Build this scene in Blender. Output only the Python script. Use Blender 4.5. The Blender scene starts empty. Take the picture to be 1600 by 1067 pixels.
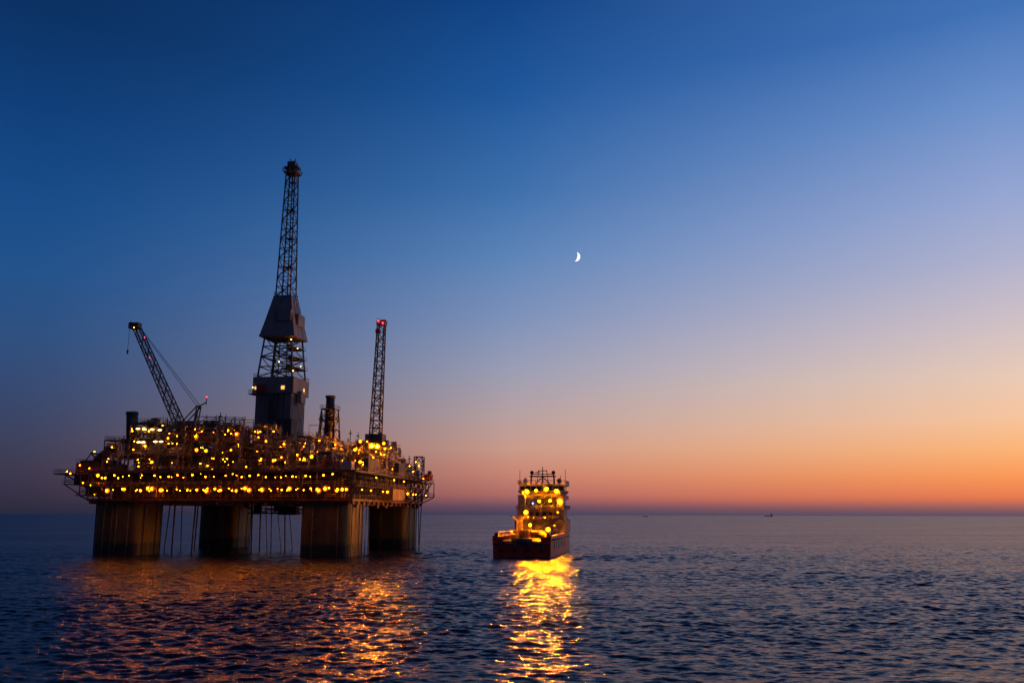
import bpy, math, random
import numpy as np
from mathutils import Vector, Matrix
random.seed(7)
R=math.radians
scene=bpy.context.scene
col=scene.collection
F=1400.0; H=12.0
PIT=math.atan(270.5/F); CP,SP=math.cos(PIT),math.sin(PIT)
def ray(px,py):
    u=(px-800)/F; v=(533.5-py)/F
    return Vector((u,CP-v*SP,SP+v*CP))
def world_at(px,py,Y):
    d=ray(px,py); t=Y/d.y
    return Vector((d.x*t,Y,H+d.z*t))
# ------------------------------------------------------------ materials
def lin(c): return tuple(((x/255/12.92) if x/255<=.04045 else ((x/255+.055)/1.055)**2.4) for x in c)
def mat(name,c1,c2=None,rough=.6,metal=0,scale=.6,lo=.35,hi=.65):
    m=bpy.data.materials.new(name); m.use_nodes=True; nt=m.node_tree; b=nt.nodes['Principled BSDF']
    b.inputs['Roughness'].default_value=rough; b.inputs['Metallic'].default_value=metal
    c2=c2 or tuple(x*.55 for x in c1)
    tc=nt.nodes.new('ShaderNodeTexCoord'); n=nt.nodes.new('ShaderNodeTexNoise'); n.inputs['Scale'].default_value=scale; n.inputs['Detail'].default_value=6
    mp=nt.nodes.new('ShaderNodeMapping'); mp.inputs['Scale'].default_value=(1,1,.35)
    nt.links.new(tc.outputs['Object'],mp.inputs['Vector']); nt.links.new(mp.outputs[0],n.inputs['Vector'])
    r=nt.nodes.new('ShaderNodeValToRGB'); r.color_ramp.elements[0].position=lo; r.color_ramp.elements[1].position=hi
    r.color_ramp.elements[0].color=(*c2,1); r.color_ramp.elements[1].color=(*c1,1)
    nt.links.new(n.outputs['Fac'],r.inputs['Fac']); nt.links.new(r.outputs['Color'],b.inputs['Base Color'])
    return m
def emis(name,c,s):
    m=bpy.data.materials.new(name); m.use_nodes=True; nt=m.node_tree
    for n in list(nt.nodes): nt.nodes.remove(n)
    e=nt.nodes.new('ShaderNodeEmission'); e.inputs['Color'].default_value=(*c,1); e.inputs['Strength'].default_value=s
    o=nt.nodes.new('ShaderNodeOutputMaterial'); nt.links.new(e.outputs[0],o.inputs['Surface']); return m
M=dict(
 steel=mat('weathered_steel',(.15,.125,.10),(.07,.05,.04)),
 dark=mat('dark_steel',(.06,.06,.065),(.03,.026,.026)),
 derrick=mat('derrick_steel',(.10,.10,.11),(.06,.06,.065)),
 wall=mat('grey_cladding',(.22,.22,.23),(.15,.145,.15),scale=.25),
 yellow=mat('yellow_paint',(.42,.27,.05),(.24,.14,.03)),
 pipe=mat('pipe_metal',(.34,.30,.26),(.18,.14,.11),rough=.4),
 greypipe=mat('grey_pipe',(.20,.18,.15),(.11,.09,.07),rough=.5),
 white=mat('white_paint',(.62,.6,.56),(.42,.38,.33),scale=.4),
 red=mat('red_paint',(.36,.05,.03),(.2,.035,.02)),
 boom=mat('boom_paint',(.17,.07,.05),(.09,.04,.03)),
 orange=mat('orange_gelcoat',(.55,.13,.03),(.4,.09,.03),rough=.35),
 rust=mat('rusty_brown_paint',(.15,.05,.026),(.065,.025,.015),scale=.3),
 hullred=mat('ship_hull_red',(.48,.03,.022),(.30,.022,.018),rough=.4,scale=.3),
 shipwhite=mat('ship_white',(.32,.29,.24),(.18,.165,.135),scale=.3),
 wood=mat('deck_wood',(.14,.08,.05)),
 glass=mat('dark_glass',(.02,.025,.03),rough=.1),
)
def colmat():
    m=mat('column_paint',(.17,.115,.018),(.10,.062,.012),scale=.25,rough=.55); nt=m.node_tree; b=nt.nodes['Principled BSDF']
    src=b.inputs['Base Color'].links[0].from_socket
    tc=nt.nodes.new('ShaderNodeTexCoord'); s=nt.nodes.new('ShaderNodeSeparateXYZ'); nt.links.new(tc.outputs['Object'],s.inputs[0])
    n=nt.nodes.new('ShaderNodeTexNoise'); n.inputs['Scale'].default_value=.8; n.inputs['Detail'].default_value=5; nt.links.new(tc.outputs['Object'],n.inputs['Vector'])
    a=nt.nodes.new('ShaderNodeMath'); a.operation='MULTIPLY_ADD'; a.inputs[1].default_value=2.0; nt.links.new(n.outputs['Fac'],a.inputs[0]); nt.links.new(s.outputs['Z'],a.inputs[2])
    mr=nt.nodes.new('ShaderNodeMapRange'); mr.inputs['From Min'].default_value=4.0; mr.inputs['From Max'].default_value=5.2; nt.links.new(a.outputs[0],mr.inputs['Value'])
    mp=nt.nodes.new('ShaderNodeMapping'); mp.inputs['Scale'].default_value=(1,1,.05); nt.links.new(tc.outputs['Object'],mp.inputs['Vector'])
    n2=nt.nodes.new('ShaderNodeTexNoise'); n2.inputs['Scale'].default_value=1.3; n2.inputs['Detail'].default_value=4; nt.links.new(mp.outputs[0],n2.inputs['Vector'])
    r2=nt.nodes.new('ShaderNodeValToRGB'); r2.color_ramp.elements[0].position=.38; r2.color_ramp.elements[1].position=.62; r2.color_ramp.elements[0].color=(.75,.68,.62,1); r2.color_ramp.elements[1].color=(1,1,1,1)
    nt.links.new(n2.outputs['Fac'],r2.inputs['Fac'])
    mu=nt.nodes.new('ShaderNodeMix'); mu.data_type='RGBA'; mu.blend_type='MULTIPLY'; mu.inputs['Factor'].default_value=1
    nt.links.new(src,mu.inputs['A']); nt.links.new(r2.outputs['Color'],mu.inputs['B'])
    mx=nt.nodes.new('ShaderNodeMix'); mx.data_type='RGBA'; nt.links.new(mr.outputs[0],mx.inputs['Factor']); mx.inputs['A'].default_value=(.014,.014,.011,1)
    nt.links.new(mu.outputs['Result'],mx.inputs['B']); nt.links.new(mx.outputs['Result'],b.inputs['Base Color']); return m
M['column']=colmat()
E=dict(
 sod=emis('sodium_glow',(1,.19,.001),165), sodlow=emis('sodium_glow_dim',(1,.22,.0015),150),
 flood=emis('flood_glow',(1,.24,.0006),480), rigflood=emis('rig_flood_glow',(1,.24,.0002),8500), shipflood=emis('ship_flood_glow',(1,.26,.0001),7000),
 halo=emis('lamp_halo_glow',(1,.15,.005),1.25), flood_halo=emis('flood_halo_glow',(1,.27,.003),2.6),  # self-glowing stand-ins for the orange halo around lamps, not lit by the bulbs
 warm=emis('warm_white_glow',(1,.55,.16),8), redl=emis('red_glow',(1,.02,.04),8), blue=emis('blue_glow',(.2,.3,1),9),
 winlit=emis('lit_window_glow',(1,.5,.14),1.4), moon=emis('moon_glow',(1,.93,.84),1.5), far=emis('far_light_glow',(1,.35,.12),5))
# ------------------------------------------------------------ mesh builder
class MB:
    def __init__(s): s.v=[];s.f=[];s.mi=[];s.sm=[];s.k=0
    def add(s,vs,fs,smooth=False):
        o=len(s.v); s.v+= [tuple(v) for v in vs]
        for f in fs: s.f.append(tuple(i+o for i in f)); s.mi.append(s.k); s.sm.append(smooth)
        return s
    def box(s,x0,x1,y0,y1,z0,z1):
        return s.add([(x0,y0,z0),(x1,y0,z0),(x1,y1,z0),(x0,y1,z0),(x0,y0,z1),(x1,y0,z1),(x1,y1,z1),(x0,y1,z1)],
          [(0,3,2,1),(4,5,6,7),(0,1,5,4),(1,2,6,5),(2,3,7,6),(3,0,4,7)])
    def frust(s,c0,h0,c1,h1):
        a=[(c0[0]+sx*h0[0],c0[1]+sy*h0[1],c0[2]) for sx,sy in((-1,-1),(1,-1),(1,1),(-1,1))]
        b=[(c1[0]+sx*h1[0],c1[1]+sy*h1[1],c1[2]) for sx,sy in((-1,-1),(1,-1),(1,1),(-1,1))]
        return s.add(a+b,[(0,3,2,1),(4,5,6,7),(0,1,5,4),(1,2,6,5),(2,3,7,6),(3,0,4,7)])
    def tube(s,p,q,r,n=8,r2=None):
        p=Vector(p);q=Vector(q);d=q-p
        if d.length<1e-5: return s
        r2=r if r2 is None else r2
        d.normalize(); a=d.orthogonal().normalized(); b=d.cross(a)
        vs=[];
        for P,rr in((p,r),(q,r2)):
            for i in range(n):
                t=2*math.pi*(i+.5)/n; vs.append(P+a*math.cos(t)*rr+b*math.sin(t)*rr)
        fs=[(i,(i+1)%n,n+(i+1)%n,n+i) for i in range(n)]
        s.add(vs,fs,n>4); o=len(s.v)-2*n
        s.f+= [tuple(o+i for i in range(n))[::-1],tuple(o+n+i for i in range(n))]; s.mi+=[s.k]*2; s.sm+=[False]*2
        return s
    def beam(s,p,q,w): return s.tube(p,q,w*.7,4)
    def ball(s,c,r,seg=10,rings=6,sc=(1,1,1)):
        vs=[];fs=[]
        for j in range(rings+1):
            ph=math.pi*j/rings
            for i in range(seg):
                t=2*math.pi*i/seg
                vs.append(Vector((math.sin(ph)*math.cos(t)*r*sc[0],math.sin(ph)*math.sin(t)*r*sc[1],math.cos(ph)*r*sc[2]))+Vector(c))
        for j in range(rings):
            for i in range(seg):
                fs.append((j*seg+i,(j+1)*seg+i,(j+1)*seg+(i+1)%seg,j*seg+(i+1)%seg))
        return s.add(vs,fs,True)
    def rail(s,pts,h=1.15,r=.05,step=2.0,closed=False):
        pts=[Vector(p) for p in pts]
        if closed: pts=pts+[pts[0]]
        for a,b in zip(pts,pts[1:]):
            for k in (h,h*.55): s.tube(a+Vector((0,0,k)),b+Vector((0,0,k)),r,4)
            n=max(1,int((b-a).length/step))
            for i in range(n+1):
                p=a.lerp(b,i/n); s.tube(p,p+Vector((0,0,h)),r,4)
        return s
    def lattice(s,p,q,w0,w1,n,r,up=Vector((0,1,0)),d0=None,d1=None,rb=None):
        p=Vector(p);q=Vector(q);ax=(q-p).normalized(); b=(up-ax*up.dot(ax)).normalized(); a=ax.cross(b)
        rb=rb or r*.6; d0=d0 or w0; d1=d1 or w1
        rings=[]
        for i in range(n+1):
            t=i/n; c=p.lerp(q,t); w=(w0+(w1-w0)*t)/2; dd=(d0+(d1-d0)*t)/2
            rings.append([c+a*sx*w+b*sy*dd for sx,sy in((-1,-1),(1,-1),(1,1),(-1,1))])
        for k in range(4): s.tube(rings[0][k],rings[-1][k],r,5)
        for i in range(n):
            for k in range(4):
                A,B=rings[i],rings[i+1]; k2=(k+1)%4
                s.tube(B[k],B[k2],rb,4)
                if (i+k)%2: s.tube(A[k],B[k2],rb,4)
                else: s.tube(A[k2],B[k],rb,4)
        return s
    def build(s,name,mats,parent=None,loc=None):
        me=bpy.data.meshes.new(name); me.from_pydata(s.v,[],s.f)
        if not isinstance(mats,(list,tuple)): mats=[mats]
        for m in mats: me.materials.append(m)
        me.polygons.foreach_set('material_index',[min(i,len(mats)-1) for i in s.mi]); me.polygons.foreach_set('use_smooth',s.sm); me.update()
        o=bpy.data.objects.new(name,me); col.objects.link(o)
        if parent: o.parent=parent
        if loc: o.location=loc
        return o
def thing(name,label,cat,loc=(0,0,0),rz=0,group=None):
    o=bpy.data.objects.new(name,None); col.objects.link(o); o.location=loc; o.rotation_euler=(0,0,rz); o['label']=label; o['category']=cat
    if group: o['group']=group
    return o
CNT={}
def inst(name,me,parent,loc,rot=None,sc=None):
    CNT[name]=CNT.get(name,0)+1
    if name=='work_lamp' and CNT[name]>98: name='bulkhead_lamp' if CNT[name]<197 else 'ceiling_lamp'
    o=bpy.data.objects.new(name,me); col.objects.link(o); o.parent=parent; o.location=loc
    if rot: o.rotation_euler=rot
    if sc: o.scale=sc
    return o
def lampmesh(name,r,em,flood=False,halo=None,dr=2.1):
    b=MB(); b.ball((0,0,0),r,8,5)
    if halo: b.k=2; b.ball((0,r*1.1,0),r*dr,10,6,(1,.25,1))  # added glowing disc behind the bulb, imitates its halo
    b.k=1
    if flood:
        w=r*(dr*1.05 if halo else 1.25); y=r*.8; b.box(-w,w,y+r*1.0,y+r*1.5,-w,w); b.box(-w,w,y-r*.6,y+r*1.0,w,w*1.1); b.box(-w*1.1,-w,y-r*.3,y+r*1.4,-w,w); b.box(w,w*1.1,y-r*.3,y+r*1.4,-w,w); b.tube((0,y+r*1.2,-w),(0,y+r*1.2,-w*1.6),r*.15,4)
    else: b.box(-r*1.2,r*1.2,-r*.2,r*1.6,r*2.3,r*2.6); b.tube((0,r*.9,r*2.4),(0,r*3.2,r*2.8),r*.2,4)
    me=bpy.data.meshes.new(name); me.from_pydata(b.v,[],b.f); me.materials.append(em); me.materials.append(M['dark']); me.materials.append(halo or em)
    me.polygons.foreach_set('material_index',b.mi); me.polygons.foreach_set('use_smooth',b.sm); return me
D=E['halo']; SD=E['flood_halo']
L_sod=lampmesh('deck_lamp',.12,E['sod'],halo=D,dr=2.9); L_low=lampmesh('work_lamp',.10,E['sodlow'],halo=D,dr=2.7); L_fl=lampmesh('floodlight',.30,E['rigflood'],True,halo=SD,dr=3.0); L_mid=lampmesh('floodlight',.2,E['flood'],True,halo=SD,dr=2.6)
L_ship=lampmesh('floodlight',.27,E['shipflood'],True,halo=SD,dr=2.7); L_ships=lampmesh('floodlight',.18,E['shipflood'],True,halo=SD,dr=2.5); L_warm=lampmesh('warm_lamp',.34,E['warm']); L_red=lampmesh('warning_light',.36,E['redl']); L_blue=lampmesh('blue_lamp',.35,E['blue'])

# ------------------------------------------------------------ oil platform
TH=R(8.4); U=Vector((math.cos(TH),-math.sin(TH),0)); V=Vector((math.sin(TH),math.cos(TH),0))
dA=270.; LL=64.5; hc=LL/2
A=Vector((-.1964*dA,dA,0)); CEN=A-U*hc+V*hc
def RL(px,py,yl):
    d=ray(px,py); o=Vector((0,0,H))-CEN
    t=(yl-o.dot(V))/d.dot(V); P=o+d*t
    return Vector((P.dot(U),yl,P.z))
rig=thing('oil_platform','huge floating oil platform standing on four thick columns, its decks crowded with orange lamps','oil platform',tuple(CEN),-TH)
def rsq(hw,rad,n=5):
    pts=[]
    for cx,cy,a0 in((1,1,0),(-1,1,90),(-1,-1,180),(1,-1,270)):
        for i in range(n+1):
            t=R(a0+90*i/n); pts.append((cx*(hw-rad)+rad*math.cos(t),cy*(hw-rad)+rad*math.sin(t)))
    return pts
CH=7.4
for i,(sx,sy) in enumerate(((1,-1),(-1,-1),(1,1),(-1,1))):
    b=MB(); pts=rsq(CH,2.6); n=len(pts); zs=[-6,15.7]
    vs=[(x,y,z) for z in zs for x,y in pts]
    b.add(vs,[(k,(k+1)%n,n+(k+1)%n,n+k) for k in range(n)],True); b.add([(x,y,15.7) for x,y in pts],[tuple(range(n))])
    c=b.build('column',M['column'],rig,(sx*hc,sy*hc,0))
    for px_ in ([-3.6,-1.0,.5,4.2] if i==1 else [-3.2,4.4] if i==0 else [-2,3]):
        b=MB(); b.tube((px_,-CH-.35,-4),(px_+random.uniform(-.1,.1),-CH-.35,15.6),.12,6)
        for z in (3,8,13): b.box(px_-.25,px_+.25,-CH-.5,-CH+.1,z-.12,z+.12)
        b.build('column_pipe',M['greypipe'],c)
    for y in (-5,2,5):
        MB().tube((CH+.3,y,-4),(CH+.3,y,15.6),.17,6).build('column_pipe',M['dark'],c)
    b=MB()
    for y in (-.35,.35): b.tube((CH+.4,y-2,-3),(CH+.4,y-2,15.5),.07,4)
    for z in range(-2,31): b.tube((CH+.4,-2.35,z*.5),(CH+.4,-1.65,z*.5),.05,4)
    b.build('ladder',M['yellow'],c)
W=41.2
b=MB(); b.box(-W,W,-W,W,15.8,16.5)
for k in range(-8,9): b.box(-W+.2,W-.2,k*5-.25,k*5+.25,15.0,15.8); b.box(k*5-.25,k*5+.25,-W+.2,W-.2,14.9,15.75)
b.build('lower_deck',M['rust'],rig)
b=MB(); b.box(-W+5,W-5,-W+5,W-5,16.5,24.0)
for k in range(-12,13):
    x=k*2.9
    b.box(x-.2,x+.2,-W+4.7,-W+5,16.5,24.0); b.box(W-5,W-4.7,x-.2,x+.2,16.5,24)
b.build('deck_wall',M['rust'],rig)
b=MB(); b.box(-W-1,W+1,-W-1,W+1,24.0,24.6); b.build('main_deck',M['dark'],rig)
b=MB(); n=15
for side in range(4):
    for k in range(n+1):
        t=-W+2*W*k/n
        def P(t,z,off=.3):
            w=W-off
            return [(t,-w,z),(w,t,z),(t,w,z),(-w,t,z)][side]
        b.beam(P(t,16.5),P(t,24),.36)
        if k<n:
            t2=-W+2*W*(k+1)/n
            (b.beam(P(t,16.5),P(t2,24),.26) if k%2 else b.beam(P(t,24),P(t2,16.5),.26))
b.build('deck_truss',M['dark'],rig)
b=MB(); w=W+1.6
b.box(-w,w,-w,-W+.6,20.1,20.25); b.box(W-.6,w,-W+.6,w,20.1,20.25); b.box(-w,-W+.6,-W+.6,w,20.1,20.25)
b.k=1
for z,ww in ((20.25,w-.05),(24.6,W+.9),(16.5,W-.05)): b.rail([(-ww,-ww,z),(ww,-ww,z),(ww,ww,z),(-ww,ww,z)],closed=True,r=.06)
for k in range(26):
    t=-w+2*w*k/25
    b.beam((t,-W,18.2),(t,-w+.1,20.1),.12); b.beam((W,t,18.2),(w-.1,t,20.1),.12)
b.build('walkway',[M['steel'],M['yellow']],rig)
b=MB()
rnd=random.Random(3)
for k in range(20):
    z=rnd.uniform(16.9,23.6); y=-W+rnd.uniform(.2,4); x0=rnd.uniform(-40,20); x1=min(40,x0+rnd.uniform(8,50)); r=rnd.choice([.12,.2,.3,.42])
    b.tube((x0,y,z),(x1,y,z),r,8)
    b.tube((x0,y,z),(x0,y,24),r,8); b.tube((x1,y,z),(x1,y,16.5),r,8)
    z=rnd.uniform(16.9,23.6); b.tube((W-rnd.uniform(.6,4),x0,z),(W-1.5,x1,z),r,8)
for k in range(60):
    x=rnd.uniform(-40,40); y=-W+rnd.uniform(.3,4); r=rnd.choice([.08,.14,.25]); b.tube((x,y,16.5),(x,y,24),r,6)
b.build('deck_pipework',M['steel'],rig)
for k in range(34):
    x=rnd.uniform(-40,38); y=-W+rnd.uniform(.3,2.6); ww=rnd.uniform(.8,3); z=rnd.choice([16.52,20.3]); MB().box(x,x+ww,y,y+1.2,z,z+rnd.uniform(1,3.2)).build('deck_cabinet',M[rnd.choice(['dark','rust','steel','dark'])],rig)
# ragged gear hung under the lower deck edge
for k in range(26):
    x=rnd.uniform(-40,38); y=-W+rnd.uniform(.3,6); ww=rnd.uniform(.6,3.2); MB().box(x,x+ww,y,y+1.4,16-rnd.uniform(.9,2.0),15.78).build('hanging_box',M[rnd.choice(['dark','rust'])],rig)
for k in range(14):
    y=rnd.uniform(-38,36); x=W-rnd.uniform(1.5,4); MB().box(x,x+1.2,y,y+rnd.uniform(.8,3),16-rnd.uniform(.9,2.2),15.78).build('hanging_box',M[rnd.choice(['dark','rust'])],rig)
rg=random.Random(5)
for px0,px1,yl in ((152,147,-30),(266,257,-20),(274,269,-20),(285,283,10),(306,300,-24),(310,304,20),(395,393,0),(408,406,0),(416,418,2),(425,424,-6),(434,440,4),(446,446,0),(452,458,14),(574,570,-30),(577,576,-10),(655,655,20),(659,655,34),(643,643,44),(600,600,44)):
    a=RL(px0,793,yl); q=RL(px1,862,yl); d=(q-a).normalized(); q=a+d*((a.z+4)/abs(d.z)); a=Vector(a); a-=d*((16-a.z)/abs(d.z))
    MB().tube(a,q,rg.choice([.14,.18,.26]),8).build('riser',M['greypipe'],rig)
a=RL(390,799,-2); q=RL(470,801,-2)
b=MB(); b.lattice((a.x,-2,13.2),(q.x,-2,13.0),1.6,1.6,9,.22); b.box(q.x-7,q.x-1,-3.5,-.5,11.8,14.6); b.box(a.x+2,a.x+4,-3,-1,12,16); b.box(q.x-9,q.x-7,-3,-1,13,16)
b.build('underdeck_gantry',M['dark'],rig)
# ---- modules
def module(x0,x1,y0,y1,z0,nl,h,seed,wallp=.45,dens=1.0,topclutter=True):
    rn=random.Random(seed); z1=z0+nl*h
    b=MB(); nx=max(1,round((x1-x0)/5.5)); ny=max(1,round((y1-y0)/6))
    for i in range(nx+1):
        for j in range(ny+1):
            if 0<i<nx and 0<j<ny: continue
            x=x0+(x1-x0)*i/nx; y=y0+(y1-y0)*j/ny; b.beam((x,y,z0),(x,y,z1+(rn.uniform(.5,2.5) if rn.random()<.4 else 0)),.3)
    for l in range(nl+1):
        z=z0+l*h
        if l: b.box(x0-.15,x1+.15,y0-.15,y1+.15,z-.18,z)
        for y in (y0,y1): b.beam((x0,y,z),(x1,y,z),.34)
        for x in (x0,x1): b.beam((x,y0,z),(x,y1,z),.34)
        if l<nl:
            for i in range(nx):
                if rn.random()<.55:
                    xa=x0+(x1-x0)*i/nx; xb=x0+(x1-x0)*(i+1)/nx
                    if rn.random()<.5: xa,xb=xb,xa
                    b.beam((xa,y0,z),(xb,y0,z+h),.2)
            for j in range(ny):
                if rn.random()<.55:
                    ya=y0+(y1-y0)*j/ny; yb=y0+(y1-y0)*(j+1)/ny; b.beam((x1,ya,z),(x1,yb,z+h),.2)
    mod=b.build('process_module',M['steel'],rig)
    mm=[M['steel'],M['white'],M['rust'],M['red']]
    for l in range(nl):
        z=z0+l*h
        if rn.random()<.8:
            yy=y0+(y1-y0)*rn.uniform(.35,.6); MB().box(x0+.6,x0+(x1-x0)*rn.uniform(.5,.97),yy,yy+.4,z+.02,z+h-.3).build('screen_wall',mm[rn.choice([0,1,2])],mod)
        xi=x0+.5
        while xi<x1-2:
            ww=rn.uniform(1.5,4.5)
            if xi+ww>x1-.3: break
            kind=rn.random(); yy=y0+rn.uniform(.5,3.5); m_=mm[rn.choice([0,0,1,2,3])]
            if kind<wallp: MB().box(xi,xi+ww,yy,yy+rn.uniform(1.5,3.5),z+.02,z+rn.uniform(1.2,h-.7)).build('equipment_cabinet',m_,mod)
            elif kind<.7:
                r=min(rn.uniform(.6,1.3),h*.3); MB().tube((xi,yy+r,z+1+r),(xi+ww,yy+r,z+1+r),r,12).ball((xi,yy+r,z+1+r),r,12,6,(.5,1,1)).ball((xi+ww,yy+r,z+1+r),r,12,6,(.5,1,1)).box(xi+.3,xi+.7,yy+.2,yy+2*r-.2,z,z+1.3).box(xi+ww-.7,xi+ww-.3,yy+.2,yy+2*r-.2,z,z+1.3).build('horizontal_vessel',m_,mod)
            elif kind<.88:
                r=min(ww*.35,1.1); MB().tube((xi+r,yy+r,z),(xi+r,yy+r,z+h*.75),r,12).ball((xi+r,yy+r,z+h*.75),r,12,6,(1,1,.6)).build('upright_vessel',m_,mod)
            xi+=ww+rn.uniform(.3,1.6)
    if topclutter:
        for k in range(int((x1-x0)*.5)):
            x=rn.uniform(x0,x1-1.5); y=rn.uniform(y0,y1-2); hh=rn.uniform(.5,2.2)
            MB().box(x,x+rn.uniform(.6,2.5),y,y+rn.uniform(1,2),z1,z1+hh).build('roof_unit',mm[rn.choice([0,0,2])],mod)
    b=MB()
    for k in range(int(dens*(x1-x0)*nl*1.4)):
        z=z0+rn.uniform(.4,nl*h-.3); y=y0+rn.choice([-.25,.3,.8,2,4])+rn.uniform(-.1,.1); xa=rn.uniform(x0,x1); xb=min(x1,xa+rn.uniform(2,12)); r=rn.choice([.07,.1,.16,.24,.34])
        b.tube((xa,y,z),(xb,y,z),r,6)
        zt=max(z0,min(z1,z+rn.uniform(-6,6))); b.tube((xb,y,z),(xb,y,zt),r,6)
        ya=rn.uniform(y0,y1); yb=min(y1,ya+rn.uniform(2,10)); xx=x1+rn.choice([.25,-.5]); b.tube((xx,ya,z),(xx,yb,z),r,6); b.tube((xx,yb,z),(xx,yb,zt),r,6)
    if topclutter:
        for k in range(int((x1-x0)*.8)):
            x=rn.uniform(x0,x1); y=rn.uniform(y0,y1); t=z1+rn.uniform(.8,3.4)*(1.5 if rn.random()<.2 else .8); b.tube((x,y,z1),(x,y,t),rn.choice([.06,.1,.2]),6)
            if rn.random()<.5: b.tube((x,y,t),(x+rn.uniform(-4,4),y,t),.09,6)
    b.build('pipework',[M['pipe']],mod)
    b=MB()
    for l in range(1,nl+1): b.rail([(x0,y1,z0+l*h),(x0,y0-.1,z0+l*h),(x1,y0-.1,z0+l*h),(x1,y1,z0+l*h)],r=.055,step=1.8)
    b.build('railing',M['yellow'],mod)
    for l in range(nl):
        z=z0+(l+1)*h-.7
        for k in range(max(1,int((x1-x0)/2.1*dens))):
            x=rn.uniform(x0+.5,x1-.5); s=rn.choice([.5,.6,.8,1,1.3,2.0]); inst('work_lamp',L_low if rn.random()<.6 else L_sod,rig,(x,y0+rn.choice([-.5,-.4,.5,1.8,3]),z-rn.uniform(0,2.9)),sc=(s,s,s))
        if rn.random()<.8: inst('work_lamp',L_low,rig,(x1+.5,rn.uniform(y0+1,y1-1),z))
    return mod
def mx(px,py,yl): return RL(px,py,yl).x
Z0=24.6
module(mx(162,715,-41),mx(200,715,-36),-41,-24,Z0,2,4.6,11)
module(mx(201,715,-41),mx(256,715,-36),-41,-26,Z0,3,4.8,12,dens=1.3)
module(mx(258,715,-40.4),mx(298,715,-36),-40.4,-26,Z0,3,4.4,18,dens=1.3)
module(mx(300,715,-39),mx(344,715,-36),-39,-24,Z0,3,4.6,13,wallp=.25,dens=1.6)
module(mx(346,715,-40),mx(392,715,-32),-40,-22,Z0,3,4.3,14,wallp=.25,dens=1.6)
module(mx(394,715,-38.5),mx(424,715,-34),-38.5,-27,Z0,3,4.2,19,wallp=.25,dens=1.5)
module(mx(426,715,-41),mx(462,715,-34),-41,-27,Z0,2,4.4,15,dens=1.3)
module(mx(464,715,-40),mx(495,715,-34),-40,-24,Z0,2,4.9,16,dens=1.3)
module(mx(497,715,-41),mx(530,715,-34),-41,-26,Z0,1,5.0,17)
module(-39,-18,-20,8,Z0,3,4.4,21,dens=.4); module(-16,-8,-18,6,Z0,3,5,22,dens=.5)
module(12,24,-18,4,Z0,2,5.2,23,dens=.8)
module(27,39.5,-22,-4,Z0,1,5.6,24,dens=1.3); module(26,39.5,-2,14,Z0,2,5.0,25,dens=1.4); module(28,40,17,26,Z0,1,5.2,26,dens=1.4); module(30,40,28,39,Z0,1,3.4,29,dens=1.2)
module(-38,-6,12,39,Z0,2,5,27,dens=.2); module(-4,24,14,39,Z0,2,5,28,dens=.3)
b=MB()
xa,xb=mx(318,660,-30),mx(392,660,-30)
for i in range(6):
    x=xa+(xb-xa)*i/5
    for y in (-34,-28): b.tube((x,y,37),(x,y,41.8-(i>3)*1.2),.13,6)
for z in (40,41.4): 
    for y in (-34,-28): b.tube((xa,y,z),(xb,y,z-.6*(z>41)),.13,6)
for i in range(5): b.tube((xa+(xb-xa)*i/5,-34,38.5),(xa+(xb-xa)*(i+1)/5,-34,41.3),.1,6)
b.build('scaffold',M['pipe'],rig)
a=RL(207,690,-30); t=RL(207,645,-30)
b=MB(); b.tube((a.x,-30,Z0+9),(t.x,-30,t.z),1.75,16); b.tube((t.x,-30,t.z-.8),(t.x,-30,t.z),1.9,16); b.tube((t.x+2.2,-30,Z0+8),(t.x+2.2,-30,t.z-6),.3,8)
b.build('exhaust_stack',M['dark'],rig)
a=RL(514,692,-5); t=RL(515,619,-5)
b=MB(); b.tube((a.x,-5,Z0+5),(a.x,-5,t.z),1.45,16); b.tube((a.x,-5,t.z-7),(a.x,-5,t.z-6),1.8,16); b.tube((a.x,-5,t.z-.7),(a.x,-5,t.z),1.7,16)
b.build('exhaust_stack',M['dark'],rig)
zt=RL(514,640,-5).z
b=MB(); b.lattice((a.x,-5,Z0+5),(a.x,-5,zt),6.6,4.2,5,.24,rb=.15); b.tube((a.x-2.4,-7,Z0+8),(a.x-2.2,-7,zt-1),.4,8); b.tube((a.x+2.4,-7,Z0+8),(a.x+2.2,-7,zt-5),.45,8)
for z in (zt-4,zt): b.rail([(a.x-2.6,-7.6,z),(a.x+2.6,-7.6,z),(a.x+2.6,-2.4,z),(a.x-2.6,-2.4,z)],closed=True); b.box(a.x-2.6,a.x+2.6,-7.6,-2.4,z-.15,z)
b.build('stack_frame',M['dark'],rig)
# ---- derrick
def sec(l,r,py,k=1.43):
    m=(l+r)/2; c=RL(m,py,0); s=(RL(r,py,0).x-RL(l,py,0).x)/2/k
    return c.x,c.z,s
xc,zb,s0=sec(398,475,672); _,zt,s1=sec(398,475,596)
b=MB(); b.frust((xc,0,Z0),(s1,s1),(xc,0,zt),(s1,s1))
for k in range(-4,5): b.box(xc+k*s1/4.4-.1,xc+k*s1/4.4+.1,-s1-.12,-s1,Z0+8,zt-6); b.box(xc+s1,xc+s1+.12,k*s1/4.4-.1,k*s1/4.4+.1,Z0+8,zt-6)
base=b.build('derrick_base',M['wall'],rig)
x2,za,_=sec(390,476,619); _,zbx,s2=sec(389,477,594)
b=MB(); b.frust((xc,0,za),(s2,s2),(xc,0,zbx),(s2,s2)); b.rail([(xc-s2,-s2,zbx),(xc+s2,-s2,zbx),(xc+s2,s2,zbx),(xc-s2,s2,zbx)],closed=True)
b.box(xc-s2-1.6,xc-s2+.2,-s2,-s2+5,za-.2,za); b.rail([(xc-s2-1.5,-s2+5,za),(xc-s2-1.5,-s2,za),(xc-s2,-s2,za)])
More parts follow.
